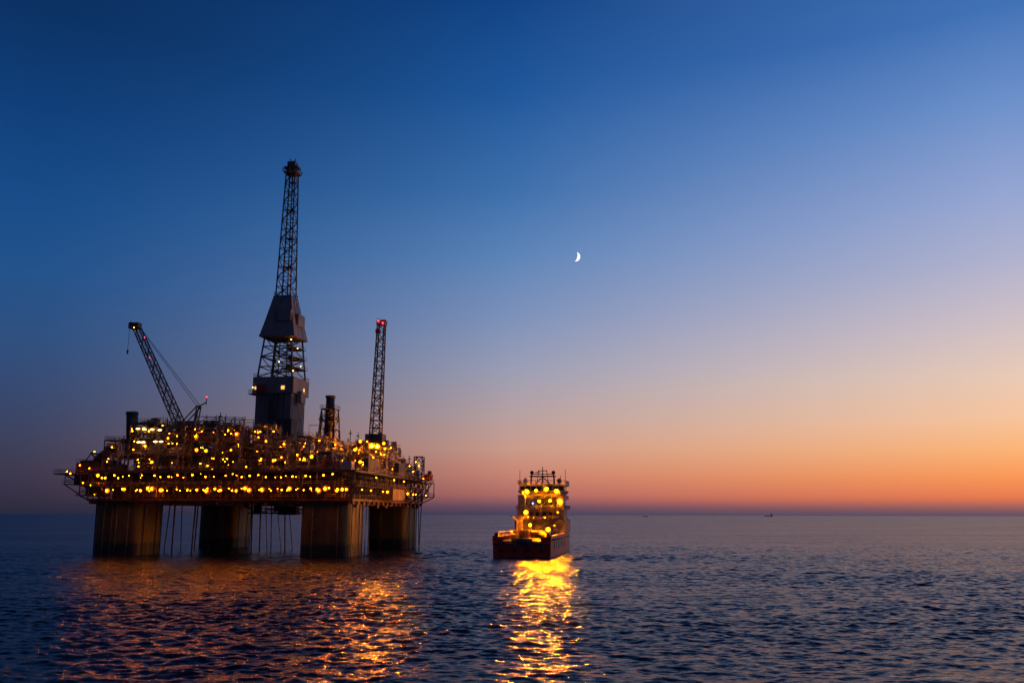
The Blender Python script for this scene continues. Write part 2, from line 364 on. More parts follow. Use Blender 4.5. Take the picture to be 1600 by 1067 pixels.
b.box(xc-s2+2,xc-s2+4.4,-s2-1.6,-s2-.02,za+.6,za+3); b.box(xc+s2+.02,xc+s2+1.4,-3,1,za-3,za+1)
flr=b.build('drill_floor_house',M['wall'],rig)
for px,py,ww,hh in ((400,607,.9,1.0),(442,606,1.2,1.2)):
    p=RL(px,py,-s2-.05); MB().box(p.x-ww/2,p.x+ww/2,-s2-.12,-s2+.1,p.z-hh/2,p.z+hh/2).build('window',E['winlit'],flr)
MB().box(xc+s2-.1,xc+s2+.12,2,3.1,za+1.4,za+2.6).build('window',E['winlit'],flr)
p0=RL(413,608,-s2)
MB().box(p0.x-2,p0.x+1.6,-s2-1.75,-s2-1.62,p0.z-1.2,p0.z+1.2).build('red_panel',M['red'],flr)
p=RL(442,700,-s2-3); b=MB(); zt2=RL(442,656,-s2-3).z; b.box(p.x-3.6,p.x+3.4,-s2-5,-s2+.2,Z0,zt2); b.build('drawworks_house',M['dark'],rig)
p=RL(428,600,-s1); b=MB(); b.box(p.x-.9,p.x+.6,-s1-1.2,-s1+.1,Z0+5,za-.1); b.tube((p.x+2,-s1-.4,Z0+5),(p.x+2,-s1-.4,za),.3,6); b.tube((p.x+4,-s1-.4,Z0+5),(p.x+4,-s1-.4,za),.2,6); b.build('stair_tower',M['dark'],rig)
xb_,zl0,sl0=sec(403,478,593); xt_,zl1,sl1=sec(412,471,530)
b=MB(); b.lattice((xc,0,zl0),(xc,0,zl1),2*sl0,2*sl1,4,.32,rb=.2)
b.lattice((xc,0,zl0),(xc,0,zl1),sl0*.9,sl1*.9,5,.2,rb=.14)
for k in (1,2,3):
    z=zl0+(zl1-zl0)*k/4; s=sl0+(sl1-sl0)*k/4; b.box(xc+s*.2,xc+s+1,-s*.6,s,z-.12,z); b.rail([(xc+s*.2,-s*.6,z),(xc+s+1,-s*.6,z),(xc+s+1,s,z)])
b.build('derrick_frame',M['derrick'],rig)
lv=[(404,480,530),(413,473,505),(427,464,465)]
S=[sec(*q) for q in lv]
b=MB()
for p,q in zip(S,S[1:]): b.frust((xc,0,p[1]),(p[2],p[2]),(xc,0,q[1]),(q[2],q[2]))
for sgn in (-1,-.33,.33,1):
    for p,q in zip(S,S[1:]): b.beam((xc+sgn*p[2],-p[2]-.03,p[1]),(xc+sgn*q[2],-q[2]-.03,q[1]),.14); b.beam((xc+p[2]+.03,sgn*p[2],p[1]),(xc+q[2]+.03,sgn*q[2],q[1]),.14)
s_,z_=S[1][2],S[1][1]
b.box(xc+s_-.6,xc+s_+.9,-s_*.4,s_*.8,z_-1.5,z_+2.6); b.box(xc-.2,xc+s_*.9,-s_-.7,-s_+1.5,z_-.5,z_+3.4)
b.box(xc-S[0][2]-.15,xc+S[0][2]+.15,-S[0][2]-.15,S[0][2]+.15,S[0][1]-.25,S[0][1]+.25)
b.rail([(xc-S[2][2],-S[2][2],S[2][1]),(xc+S[2][2],-S[2][2],S[2][1]),(xc+S[2][2],S[2][2],S[2][1]),(xc-S[2][2],S[2][2],S[2][1])],closed=True,r=.08)
b.build('wind_wall',M['wall'],rig)
xm0,zm0,sm0=sec(429,461,466); xm1,zm1,sm1=sec(444,463,274)
b=MB(); b.lattice((xc,0,zm0),(xc,0,zm1),2*sm0,2*sm1,13,.26,rb=.15)
b.tube((xc+sm0*.3,-sm0*.3,zm0),(xc+.3,-.3,zm1),.22,6)
for k in (3,6,9,12):
    z=zm0+(zm1-zm0)*k/13; s=sm0+(sm1-sm0)*k/13; b.rail([(xc-s,-s,z),(xc+s,-s,z),(xc+s,s,z),(xc-s,s,z)],closed=True,h=1.0); b.box(xc-s*.2,xc+s,-s,s*.2,z-.1,z)
for i in range(60):
    z=zm0+(zm1-zm0)*i/60; s=sm0+(sm1-sm0)*i/60; b.tube((xc-.3,-s-.1,z),(xc+.3,-s-.1,z),.05,4)
b.build('derrick_mast',M['derrick'],rig)
_,zc0,sc0=sec(439,470,272); _,zc1,_=sec(446,462,263); _,zc2,sc2=sec(446,463,252)
b=MB(); b.frust((xc,0,zc0-.6),(sc0*.8,sc0*.8),(xc,0,zc0),(sc0,sc0)); b.rail([(xc-sc0,-sc0,zc0),(xc+sc0,-sc0,zc0),(xc+sc0,sc0,zc0),(xc-sc0,sc0,zc0)],closed=True,h=1.3,r=.09)
b.box(xc-sc2,xc+sc2,-sc2,sc2,zc0,zc2-.8); b.box(xc-sc0,xc+sc0,-1.4,1.4,zc1-.6,zc1+.1); b.tube((xc-1,0,zc2-1),(xc-1,0,zc2+.8),.12,6); b.tube((xc+.9,0,zc2-1),(xc+.9,0,zc2+.4),.2,6)
for y in (-.8,.8): b.tube((xc-sc2*.3,y-.2,zc1),(xc-sc2*.3,y+.2,zc1),1.1,14)
b.build('crown_block',M['derrick'],rig)
# ---- cranes
b=MB(); p=RL(281,664,-14); q=RL(214,514,-14)
cab=RL(292,668,-14)
kb=MB(); kb.tube((cab.x,-14,Z0),(cab.x,-14,cab.z-2),1.7,14); kb.tube((cab.x,-14,cab.z-2),(cab.x,-14,cab.z-1.4),2.6,16); kb.box(cab.x-2.6,cab.x+3.4,-16,-12,cab.z-1.4,cab.z+1.8); kb.box(cab.x-3.4,cab.x-1.2,-17.4,-16,cab.z-1,cab.z+1.6)
crane=kb.build('crane',M['steel'],rig)
b=MB(); b.lattice(p,q,2.7,1.9,15,.22,rb=.13)
e=RL(205,508,-14); b.box(e.x-.3,q.x+1,-15.2,-12.8,q.z-.2,q.z+1.8); b.beam(q,e,.9); b.tube((e.x,-14.4,e.z),(e.x,-13.6,e.z),.8,12)
b.build('crane_boom',M['boom'],crane)
b=MB(); ta=RL(311,636,-14); 
for y in (-15.4,-12.6):
    b.beam((cab.x-1,y,cab.z+1.6),(ta.x,y,ta.z),.35); b.beam((cab.x+3.2,y,cab.z+1.6),(ta.x,y,ta.z),.35)
    b.tube((ta.x,y,ta.z),(q.x+.3,y+(1 if y<-14 else -1),q.z+1),.09,5)
tb=RL(323,622,-14); b.beam((ta.x,-14,ta.z),(tb.x,-14,tb.z-1.6),.3); b.tube((tb.x,-14,tb.z-2.5),(tb.x,-14,tb.z),.15,5); b.tube((ta.x,-15.4,ta.z),(ta.x,-12.6,ta.z),.3,6)
tl=RL(303,668,-14); b.beam((ta.x,-14,ta.z),(tl.x,-14,tl.z),.4)
b.build('crane_gantry',M['steel'],crane)
hk=RL(205,548,-14); b=MB(); b.tube((e.x-.5,-14,e.z),(e.x-.5,-14,hk.z),.07,4); b.tube((e.x-.5,-14,hk.z),(e.x-.5,-14,hk.z-1.4),.35,8,.2); b.build('hook_line',M['dark'],crane)
yl=6; p=RL(587,690,yl); q=RL(596,508,yl)
kb=MB(); kb.tube((p.x,yl,Z0),(p.x,yl,p.z-1),1.9,14); kb.box(p.x-3,p.x+3,yl-2.4,yl+2.4,p.z-1,p.z+2.4); kb.box(p.x+1,p.x+3.4,yl-3.6,yl-2.4,p.z-.6,p.z+2)
crane2=kb.build('crane',M['steel'],rig)
b=MB(); b.lattice(p+Vector((0,0,2)),q,3.4,2.3,15,.24,rb=.14); t=RL(596,502,yl); b.box(q.x-1.5,q.x+1.7,yl-1.2,yl+1.2,q.z-.2,t.z+.2); b.box(q.x-1.9,q.x-.4,yl-.8,yl+.8,q.z-3,q.z-1.6)
b.build('crane_boom',M['steel'],crane2)
b=MB(); b.beam((p.x+1.6,yl,p.z+2.4),(p.x+.8,yl,p.z+12),.3); b.tube((p.x+.8,yl,p.z+12),(q.x+1.2,yl,q.z),.09,5); b.build('crane_gantry',M['steel'],crane2)
for px,py in ((591,502),(598,505)):
    inst('warning_light',L_red,rig,RL(px,py,yl-1.8))
for px,py,s in ((323,621,.6),(226,528,.4),(234,560,.35)): inst('warning_light',L_red,rig,RL(px,py,-15.7),sc=(s,s,s))
inst('warm_lamp',L_low,rig,RL(209,513,-15.8))
# ---- overhanging stations
def station(x0,x1,y0,y1,z,side,name='lifeboat_station'):
    b=MB(); b.box(x0,x1,y0,y1,z-.4,z); b.k=1; b.rail([(x0,y0,z),(x1,y0,z),(x1,y1,z),(x0,y1,z)],closed=True)
    b.k=0; xi,xo=(x1,x0) if side<0 else (x0,x1)
    for y in (y0+.3,(y0+y1)/2,y1-.3):
        b.beam((xi+(xo-xi)*.8,y,z-.4),(xi,y,16.8),.34); b.beam((xi+(xo-xi)*.5,y,z-.4),(xi,y,20),.3); b.beam((xi+(xo-xi)*.4,y,z-4),(xi+(xo-xi)*.4,y,z),.25)
    return b.build(name,[M['steel'],M['yellow']],rig)
xl=RL(103,740,-24).x
station(xl,-42.3,-30,-16,24.6,-1)
b=MB(); x0=RL(118,740,-30).x; b.box(x0,-43.4,-30,-17,24.62,27.8); b.box(x0+1,-45,-29.5,-20,27.8,28.6); b.rail([(x0,-30,27.8),(-43.4,-30,27.8)]); b.build('lifeboat_shelter',M['rust'],rig)
MB().box(x0+2.5,-43.6,-34,-20,21.05,23.9).build('side_cabin',M['rust'],rig)
MB().box(-46.6,-43.6,-34,-26,17.75,20.2).build('side_cabin',M['dark'],rig)
b=MB(); b.box(-48.5,-42.9,-36,-16,17.4,17.7); b.rail([(-43,-36,17.7),(-48.4,-36,17.7),(-48.4,-16,17.7)]); b.box(x0,-42.9,-36,-20,20.8,21.0); b.rail([(-43,-36,21),(x0,-36,21),(x0,-20,21)])
for y in (-35,-26,-17): b.beam((-48,y,17.6),(-41,y,14.6),.3); b.beam((-48,y,17.7),(-48,y,24),.25); b.beam((-48,y,17.7),(-42,y,24),.2); b.beam((x0,y,21),(-47.6,y,17.6),.25); b.beam((x0+.2,y,21),(x0+.2,y,24.4),.22)
b.build('side_gallery',M['steel'],rig)
pr=RL(677,755,26); station(42.3,pr.x-1.5,16,34,23.4,1)
b=MB(); b.box(42.4,47,18,36,18.2,18.4); b.rail([(42.4,18,18.4),(47,18,18.4),(47,36,18.4)])
for y in (18.3,27,35.7): b.beam((46.8,y,18.3),(46.8,y,23.2),.22); b.beam((46.8,y,18.2),(41,y,15.4),.26)
b.build('side_gallery',M['steel'],rig)
for y in (-28,-18):
    b=MB(); b.beam((-43,y,24.6),(-50,y,31.0),.35); b.beam((-54.5,y,24.6),(-49.5,y,31.2),.3); b.beam((-50,y,31),(-43,y,30),.3); b.beam((-43,y,24.6),(-43,y,30),.3)
    b.build('davit',M['red'],rig)
b=MB(); x=RL(655,735,34).x
b.lattice((x,34,23.4),(x,34,RL(655,714,34).z),3.2,3.0,3,.25,rb=.16); b.build('access_tower',M['pipe'],rig)
b=MB(); pa=RL(497,735,-42); pb=RL(516,712,-42)
for y in (-42,-39): b.beam((pa.x,y,24.6),(pb.x,y,pb.z),.35); b.beam((pb.x+2,y,24.6),(pb.x,y,pb.z),.35); b.beam((pa.x+1.5,y,26.6),(pb.x+1,y,26.8),.25)
b.beam((pb.x,-42,pb.z),(pb.x,-39,pb.z),.3); b.build('davit',M['red'],rig)
MB().box(40.5,42.1,-30,-18,Z0,28.6).build('side_cabin',M['steel'],rig)
p=RL(542,732,-38); MB().box(p.x-1.4,p.x+1.4,-38,-35,Z0,p.z+2).build('side_cabin',M['white'],rig)
MB().box(40.5,42.1,4,12,Z0,29).build('side_cabin',M['dark'],rig)
b=MB(); b.box(41.3,44.8,-12,2,16.5,20); b.rail([(44.8,-12,20.25),(44.8,2,20.25)]); b.build('side_cabin',M['yellow'],rig)
for px,py,yy in ((180,684,-38),(345,645,-30),(500,650,-8),(548,672,10),(530,668,0),(560,676,12),(470,650,-8),(610,700,20),(640,712,36),(232,655,-38),(262,654,-38)):
    t=RL(px,py,yy); b=MB(); b.tube((t.x,yy,Z0+4),(t.x,yy,t.z),.14,6); b.box(t.x-.5,t.x+.5,yy-.3,yy+.3,t.z-1.4,t.z-1.1); b.build('vent_pipe',M['pipe'],rig)
# ---- lamps
rn=random.Random(21)
for k in range(54):
    x=mx(166+(540-166)*k/53+rn.uniform(-4,4),768,-42.5)
    if rn.random()<.06: continue
    s=rn.choice([.6,.8,1.1,1.5,2.2]); inst('deck_lamp',L_sod,rig,(x,-42.7-(.9 if k%3 else -1.2),19.1+rn.uniform(-.5,.3)),sc=(s,s,s))
for k in range(32):
    x=mx(156+(500-156)*k/31+rn.uniform(-6,6),747,-42.5); s=rn.choice([.5,.7,1,1.4])
    inst('deck_lamp',L_low,rig,(x,-41.4,23.1+rn.uniform(-.6,.5)),sc=(s,s,s))
for k in range(13): s=rn.choice([.8,1,1.6]); inst('deck_lamp',L_sod,rig,(43.2,-38+k*6.2+rn.uniform(-2,2),rn.choice([19,19,23])),sc=(s,s,s))
for px,py,yl,me in ((581,697,-3,L_fl),(590,698,-3,L_fl),(600,693,-3,L_mid),(555,703,-5,L_mid),(563,690,-3,L_mid),(322,705,-40.8,L_mid),(307,704,-40.8,L_mid),(414,669,-28,L_mid),(416,690,-39.2,L_sod),(404,684,-40,L_low),(487,714,-41.5,L_mid),(357,673,-41,L_sod),(385,730,-41.5,L_sod),
    (153,744,-43,L_mid),(133,747,-30.5,L_sod),(535,765,-43.5,L_mid),(496,765,-43.5,L_mid),(586,765,-2,L_mid),(604,768,10,L_mid),(563,722,-23,L_mid),(575,730,-23,L_mid),(540,740,-30,L_sod),(585,738,-5,L_mid),(597,725,15.5,L_sod),(571,712,-3,L_mid),(608,706,14.5,L_mid),(640,748,42,L_sod),(655,728,31.8,L_sod),(650,722,31.8,L_sod),(648,742,40,L_sod),(662,748,20,L_sod),(618,740,26.8,L_sod),(610,716,16,L_sod),(574,690,-3,L_sod),(588,706,-3,L_sod),(596,710,-3,L_sod),
    (185,748,-44,L_sod),(110,741,-31,L_sod),(105,738,-31,L_low),(148,707,-31,L_low),(125,728,-31,L_sod),(140,733,-31,L_sod),(130,756,-37,L_sod),(142,760,-37,L_low),(148,774,-37,L_sod),(520,741,-42,L_sod),(465,711,-41.5,L_sod),(440,715,-41.5,L_sod)):
    inst('floodlight',me,rig,RL(px,py,yl))
for px,py,yl in ((216,671,-41.6),(226,672,-41.6),(238,672,-41.6),(250,673,-41.6),(217,692,-41.6),(224,692,-41.6),(243,691,-41.6),(252,691,-41.6)):
    inst('warm_lamp',L_warm,rig,RL(px,py,yl),sc=(2.0,1,.7))
for px,py,yl in ((455,531,-6.3),(470,573,7),(465,545,-4),(471,598,8),(458,580,-6),(436,566,-6),(462,600,7),(471,614,7),(395,606,-8)):
    inst('warm_lamp',L_warm,rig,RL(px,py,yl),sc=(.6,)*3)

# ------------------------------------------------------------ lifeboats
def lifeboat(label,loc,rz,tilt,group):
    root=thing('lifeboat',label,'lifeboat',loc,rz,group); root.rotation_euler=(tilt,0,rz)
    b=MB(); ys=[-4.6,-4,-2.5,0,2.5,4,4.9]; ws=[.5,1.1,1.5,1.6,1.45,.9,.15]; prof=[(-1,.9),(-.95,.3),(-.6,-.6),(0,-.95),(.6,-.6),(.95,.3),(1,.9),(.75,1.5),(0,1.9),(-.75,1.5)]
    vs=[(px*w_,y,pz*(.55+.45*w_/1.6)) for y,w_ in zip(ys,ws) for px,pz in prof]; n=len(prof)
    b.add(vs,[(i*n+k,i*n+(k+1)%n,(i+1)*n+(k+1)%n,(i+1)*n+k) for i in range(len(ys)-1) for k in range(n)],True); b.add(vs[:n],[tuple(range(n))])
    b.build('hull',M['orange'],root)
    c=MB(); c.frust((0,-2.6,1.6),(.75,1.0),(0,-2.6,2.6),(.55,.7)); c=c.build('cockpit',M['orange'],root)
    MB().box(-.4,.4,-3.7,-3.3,1.9,2.3).build('window',M['glass'],c)
    MB().rail([(-1.2,-3,1),(-1.2,3,1)],h=.5,r=.04).build('hand_rail',M['white'],root)
def rw(p): 
    return CEN+U*p.x+V*p.y+Vector((0,0,p.z))
lifeboat('orange lifeboat slung high on the left end of the oil platform',rw(Vector((-48.6,-23,30.0))),-TH+R(70),R(-24),None)
lifeboat('orange lifeboat at the far right edge of the platform deck',rw(Vector((RL(670,751,24).x,24,24.6))),-TH+R(20),0,None)

# ------------------------------------------------------------ supply ship
SC=Vector((2.9,264,0)); sth=R(8.6)
ship=thing('supply_ship','dark red supply ship seen from astern, white superstructure ablaze with yellow floodlights','ship',tuple(SC),-sth)
st=[(0,8.5,8.3,5.8),(8,8.7,8.6,5.8),(44,8.7,8.7,6.0),(46,8.7,8.7,9.6),(60,8.7,8.5,10),(70,7.2,6,10.8),(78,4.2,2.6,11.8),(84,.3,.1,12.8)]
b=MB(); prof=[(-1,1,'t'),(-1,.55,'m'),(-1,0,'w'),(-.8,-4,'w'),(.8,-4,'w'),(1,0,'w'),(1,.55,'m'),(1,1,'t')]
vs=[]
for y,bd,bw,zt in st:
    for fx,fz,k in prof:
        w_=bd if k=='t' else (bd+bw)/2 if k=='m' else bw
        vs.append((fx*w_,y,fz if fz<=0 else fz*zt))
n=8
b.add(vs,[(i*n+k,i*n+k+1,(i+1)*n+k+1,(i+1)*n+k) for i in range(len(st)-1) for k in range(n-1)])
b.add([(-8.5,0,5.8),(-8.4,0,3.2),(-8.3,0,0),(-6.6,0,-4),(6.6,0,-4),(8.3,0,0),(8.4,0,3.2),(8.5,0,5.8),(5.5,0,5.8),(5.5,0,4.6),(-5.5,0,4.6),(-5.5,0,5.8)],[(0,1,10,11),(1,2,5,6),(2,3,4,5),(1,6,9,10),(6,7,8,9)])
for sx in (-1,1): b.box(sx*8.35-.3,sx*8.35+.3,.2,44,5.85,6.15)
for k in range(16): 
    y=2+k*2.7; b.box(-8.5,-8.1,y,y+.3,4.4,5.85); b.box(8.1,8.5,y,y+.3,4.4,5.85)
hull=b.build('hull',M['hullred'],ship)
MB().tube((-8.5,-.3,3.9),(8.5,-.3,3.9),.22,8).build('rubbing_strake',M['dark'],hull)
for sx in (-1,1): MB().tube((sx*8.85,2,4.9),(sx*8.85,58,4.9),.22,8).build('rubbing_strake',M['dark'],hull)
for k in range(7): MB().box(8.72,8.84,8+k*5.2,8+k*5.2+1.8,2.0,4.2).build('hull_marking',M['white'],hull)
for x in (-6,-2,2,6): MB().tube((x,-.5,1.5),(x,-.5,4.2),.35,8).build('fender',M['dark'],hull)
b=MB(); b.box(-8.1,8.1,.3,44.5,4.2,4.4)
for k in range(30): b.box(-6.5,6.5,1+k*1.4,1+k*1.4+1.2,4.4,4.46)
b.build('cargo_deck',M['wood'],ship)
for sx in (-1,1):
    b=MB(); b.rail([(sx*7.2,1,4.4),(sx*7.2,43,4.4)],h=2.6,r=.14,step=3)
    b.box(sx*7.6-.5,sx*7.6+.5,.8,3.4,4.4,6.9)
    b.build('cargo_rail',M['dark'],ship)
MB().tube((-3,.5,4.6),(3,.5,4.6),.8,16).build('stern_roller',M['dark'],ship)
b=MB(); b.box(-8.2,8.2,47,68,6.4,10.4); b.box(-8.6,-6.2,44.5,48,4.4,10.4); b.box(6.2,8.6,44.5,48,4.4,10.4); b.rail([(-8.5,44.6,10.4),(8.5,44.6,10.4)]); sup=b.build('superstructure',M['shipwhite'],ship)
for x in (-2.5,2.5): MB().box(x-.6,x+.6,46.85,47.02,6.5,8.6).build('door',M['dark'],sup)
tiers=[(8.3,45.5,66,10.4,14.0),(7.9,47.5,65,14.0,17.5),(7.0,49.5,64,17.5,19.0)]
for hw,y0,y1,z0,z1 in tiers:
    b=MB(); b.box(-hw+1,hw-1,y0+1.5,y1,z0+.02,z1); b.box(-hw,hw,y0,y1+.5,z1-.25,z1)
    for k in range(5): b.box(-hw+.1+k*(2*hw-.4)/4,-hw+.3+k*(2*hw-.4)/4,y0+.1,y0+.3,z0,z1-.25)
    tr=b.build('deckhouse',M['shipwhite'],ship)
    MB().rail([(-hw,y1,z1),(-hw,y0,z1),(hw,y0,z1),(hw,y1,z1)],r=.07).build('railing',M['dark'],tr)
    for k in range(6):
        x=-hw+2.4+k*(2*hw-4.8)/5; MB().box(x-.6,x+.6,y0+1.38,y0+1.55,z0+1.2,z0+2.5).build('window',M['glass'],tr)
for x,y,z,w_,h_ in ((-3.5,46.2,10.42,2,2.2),(3.2,46,10.42,2.4,1.6),(5.2,48,14.02,1.4,2.0),(-1.5,48,14.02,1.8,1.4),(-6.6,46,10.42,1.2,1.2)): MB().box(x-w_/2,x+w_/2,y-.5,y+.6,z,z+h_).build('deck_locker',M['dark'],ship)
b=MB()
for z0,z1,x0,x1 in ((6.4,10.4,-1,3),(10.4,14,3,-1),(14,17.5,-1,3)):
    for dy in (0,.9): b.beam((x0,45+dy+(z0-6.4)*.25,z0),(x1,45+dy+(z0-6.4)*.25,z1),.14)
b.build('stairway',M['dark'],ship)
b=MB(); b.frust((0,56,19.0),(7.4,6),(0,56,20.1),(8.3,6.8)); b.box(-8.2,8.2,49.4,62.6,20.1,20.2); b.box(-7.7,7.7,49.9,62,21.7,22.0); b.box(-8.4,8.4,49.0,63,22.0,22.5)
for k in range(9): x=-7.7+k*15.4/8; b.box(x-.12,x+.12,49.8,50.1,20.2,21.7)
b.box(-7.4,7.4,50.4,62,20.2,21.7)
bridge=b.build('bridge',M['shipwhite'],ship)
MB().rail([(-8.3,63,22.5),(-8.3,49.1,22.5),(8.3,49.1,22.5),(8.3,63,22.5)],r=.08).build('railing',M['dark'],bridge)
for k in range(8): x=-7.7+(k+.5)*15.4/8; MB().box(x-.82,x+.82,50.1,50.25,20.3,21.65).build('window',M['glass'],bridge)
for k in range(5): y=51+k*2.2; MB().box(7.4,7.55,y,y+1.8,20.3,21.65).build('window',M['glass'],bridge)
for sx in (-1,1):
    b=MB(); b.frust((sx*6.6,47.6,10.4),(1.3,1.6),(sx*6.6,48,18.6),(1.1,1.3)); b.tube((sx*6.6,48,18.6),(sx*6.6,48,20.2),.4,8); b.build('funnel',M['shipwhite'],ship)
b=MB()
for x in (-4.2,4.2):
    b.tube((x,53,22.5),(x*.9,53,26.2),.28,8); b.ball((x*.9,53,26.5),.7)
b.tube((-4.6,53,25.2),(4.6,53,25.2),.25,8); b.tube((-3.9,53,26.0),(3.9,53,26.0),.15,8)
b.tube((0,53,22.5),(0,53,28.6),.3,8,.12); b.box(-1.6,1.6,52.7,53,27.0,27.25); b.box(-1.2,1.2,52.4,53.6,24.2,24.4)
b.tube((-2,53,22.5),(-1.4,53,27.4),.12,6); b.tube((2,53,22.5),(1.4,53,27.4),.12,6); b.box(-2.6,-.8,52.6,52.9,26.4,26.7)
for x in (-2.6,2.6): b.beam((x,53,22.5),(0,53,25.2),.18)
b.build('mast',M['dark'],ship)
for x,z in ((-7.9,27.2),(8.0,27.6),(6.4,25.5),(-6,25)): MB().tube((x,52,22.5),(x,52,z),.09,5).build('antenna',M['dark'],ship)
for sx in (-1,1):
    b=MB(); b.ball((sx*5.9,52.5,23.6),.9,12,8); b.tube((sx*5.9,52.5,22.5),(sx*5.9,52.5,23),.4,8); b.build('satellite_dome',M['white'],ship)
for x,y,w_,z in ((-5,42.5,1.6,7),(-1.5,43,1.2,6.4),(3,42,1.8,6.8),(5,40,.8,8.4)): MB().box(x-w_,x+w_,y-1,y+1.2,4.4,z).build('deck_locker',M['steel'],ship)
MB().tube((-2.4,41.4,5.8),(2.0,41.4,5.8),1.1,14).build('winch',M['steel'],ship)
b=MB(); b.tube((-7.2,38,4.4),(-7.2,38,10.5),.5,8); b.beam((-7.2,38,10.3),(-7.2,29,11.6),.5); b.build('deck_crane',M['boom'],ship)
su=Vector((math.cos(sth),-math.sin(sth),0)); sv=Vector((math.sin(sth),math.cos(sth),0))
def SL(px,py,yl):
    d=ray(px,py); o=Vector((0,0,H))-SC; t=(yl-o.dot(sv))/d.dot(sv); P=o+d*t; return Vector((P.dot(su),yl,P.z))
for px,py,yl,me in ((824,768,48.4,L_ship),(838,766,48.4,L_ships),(854,764,48.4,L_ship),(870,767,48.4,L_ship),(860,782,46.6,L_ships),(875,783,46.6,L_ship),(843,783,46.6,L_ships),(822,800,44.2,L_ship),(829,820,43.4,L_ships),(857,827,40.5,L_ship),(867,822,43.4,L_ships),(800,830,20,L_low),(782,831,6,L_low)):
    inst('floodlight',me,ship,SL(px,py,yl))
inst('work_lamp',L_low,ship,SL(852,808,44.6)); inst('work_lamp',L_low,ship,SL(872,800,45))
inst('blue_lamp',L_blue,ship,SL(817,778,48.5)); inst('blue_lamp',L_blue,ship,SL(833,786,46.4),sc=(.7,.7,.7))

# ------------------------------------------------------------ ships on the horizon
def far_ship(px,Y,label,lit,k=1.0,rz=R(80)):
    w_=world_at(px,806,Y); root=thing('distant_ship',label,'ship',(w_.x,Y,0),rz)
    b=MB(); st=[(-45,8,8),(40,8,8),(52,.5,10)]; vs=[]
    for y,w2,z in st: vs+=[(-w2*k,y*k,z*k),(-w2*.9*k,y*k,-1),(w2*.9*k,y*k,-1),(w2*k,y*k,z*k)]
    b.add(vs,[(i*4+j,i*4+(j+1)%4,(i+1)*4+(j+1)%4,(i+1)*4+j) for i in range(2) for j in range(4)]); b.add(vs[:4],[(0,1,2,3)]); b.build('hull',M['dark'],root)
    b=MB(); b.box(-7*k,7*k,-40*k,-22*k,8*k,20*k); b.box(-8*k,8*k,-38*k,-28*k,20*k,25*k); b.box(-2*k,2*k,-36*k,-32*k,25*k,32*k); b.build('superstructure',M['wall'],root)
    for y,z0,z1 in ((10,8,24),(-30,25,36)): MB().tube((0,y*k,z0*k),(0,y*k,z1*k),1.1*k,6).build('mast',M['dark'],root)
    if lit: MB().ball((0,-32*k,20*k),lit).build('masthead_light',E['far'],root)
far_ship(1202,11000,'tiny dark cargo ship on the horizon, far right of the supply ship',0)
far_ship(1009,7000,'tiny vessel on the horizon showing a single orange light',3.0,.45)
# ------------------------------------------------------------ moon
md=ray(899,401).normalized()*30000; mc=Vector((0,0,H))+md
fw=md.normalized(); rt=fw.cross(Vector((0,0,1))).normalized(); upv=rt.cross(fw)
b=MB(); Rm=7.3/F*30000*.98; n=24
rl=R(-14); ca,sa=math.cos(rl),math.sin(rl)
vs=[]
for i in range(n+1):
    t=-math.pi/2+math.pi*i/n
    for f in (1.0,.75,.48,.40):
        x=math.cos(t)*f*Rm; y=math.sin(t)*Rm; z=math.sqrt(max(0,Rm*Rm-x*x-y*y))
        vs.append(rt*(x*ca-y*sa)+upv*(x*sa+y*ca)-fw*z)
b.add(vs,[(i*4+j,i*4+j+1,(i+1)*4+j+1,(i+1)*4+j) for i in range(n) for j in range(3)],True)
mo=b.build('moon',E['moon'],None,mc); mo['label']='thin bright crescent moon alone in the blue evening sky'; mo['category']='moon'
# ------------------------------------------------------------ sea
rs=[3.]; 
while rs[-1]<45000:
    r=rs[-1]
    if r<55: d=6
    elif r<150: d=.24
    elif r<360: d=.24+(r-150)*.0032
    elif r<900: d=1.0+(r-360)*.006
    else: d=r*.06
    rs.append(r+d)
rs=np.array(rs); sp=np.gradient(rs)
an=np.concatenate([np.linspace(-math.pi,-R(37),24)[:-1],np.linspace(-R(37),R(37),720),np.linspace(R(37),math.pi,24)[1:-1]])
Rg,Ag=np.meshgrid(rs,an,indexing='ij'); X=Rg*np.sin(Ag); Y=Rg*np.cos(Ag); Z=np.zeros_like(X)
nr=np.random.RandomState(4)
SPC=np.maximum(np.broadcast_to(sp[:,None],X.shape), Rg*.0018)
wd=R(250)
for i in range(96):
    lam=.7*(7/.7)**(i/95.); th=wd+nr.normal(0,.9); k=2*math.pi/lam; a=.0050*min(lam,1.7*(lam/1.7)**.3); ph=nr.uniform(0,6.28)
    att=np.clip((lam/SPC-2.5)/2.5,0,1)
    arg=k*(X*math.cos(th)+Y*math.sin(th))+ph+1.2*np.sin(X*.11+i)+1.2*np.sin(Y*.10+2*i)
    Z+=a*att*np.sin(arg)
gust=.85+.35*np.sin(X*.033+Y*.041+1)*np.sin(Y*.037-X*.028)
Z*=gust
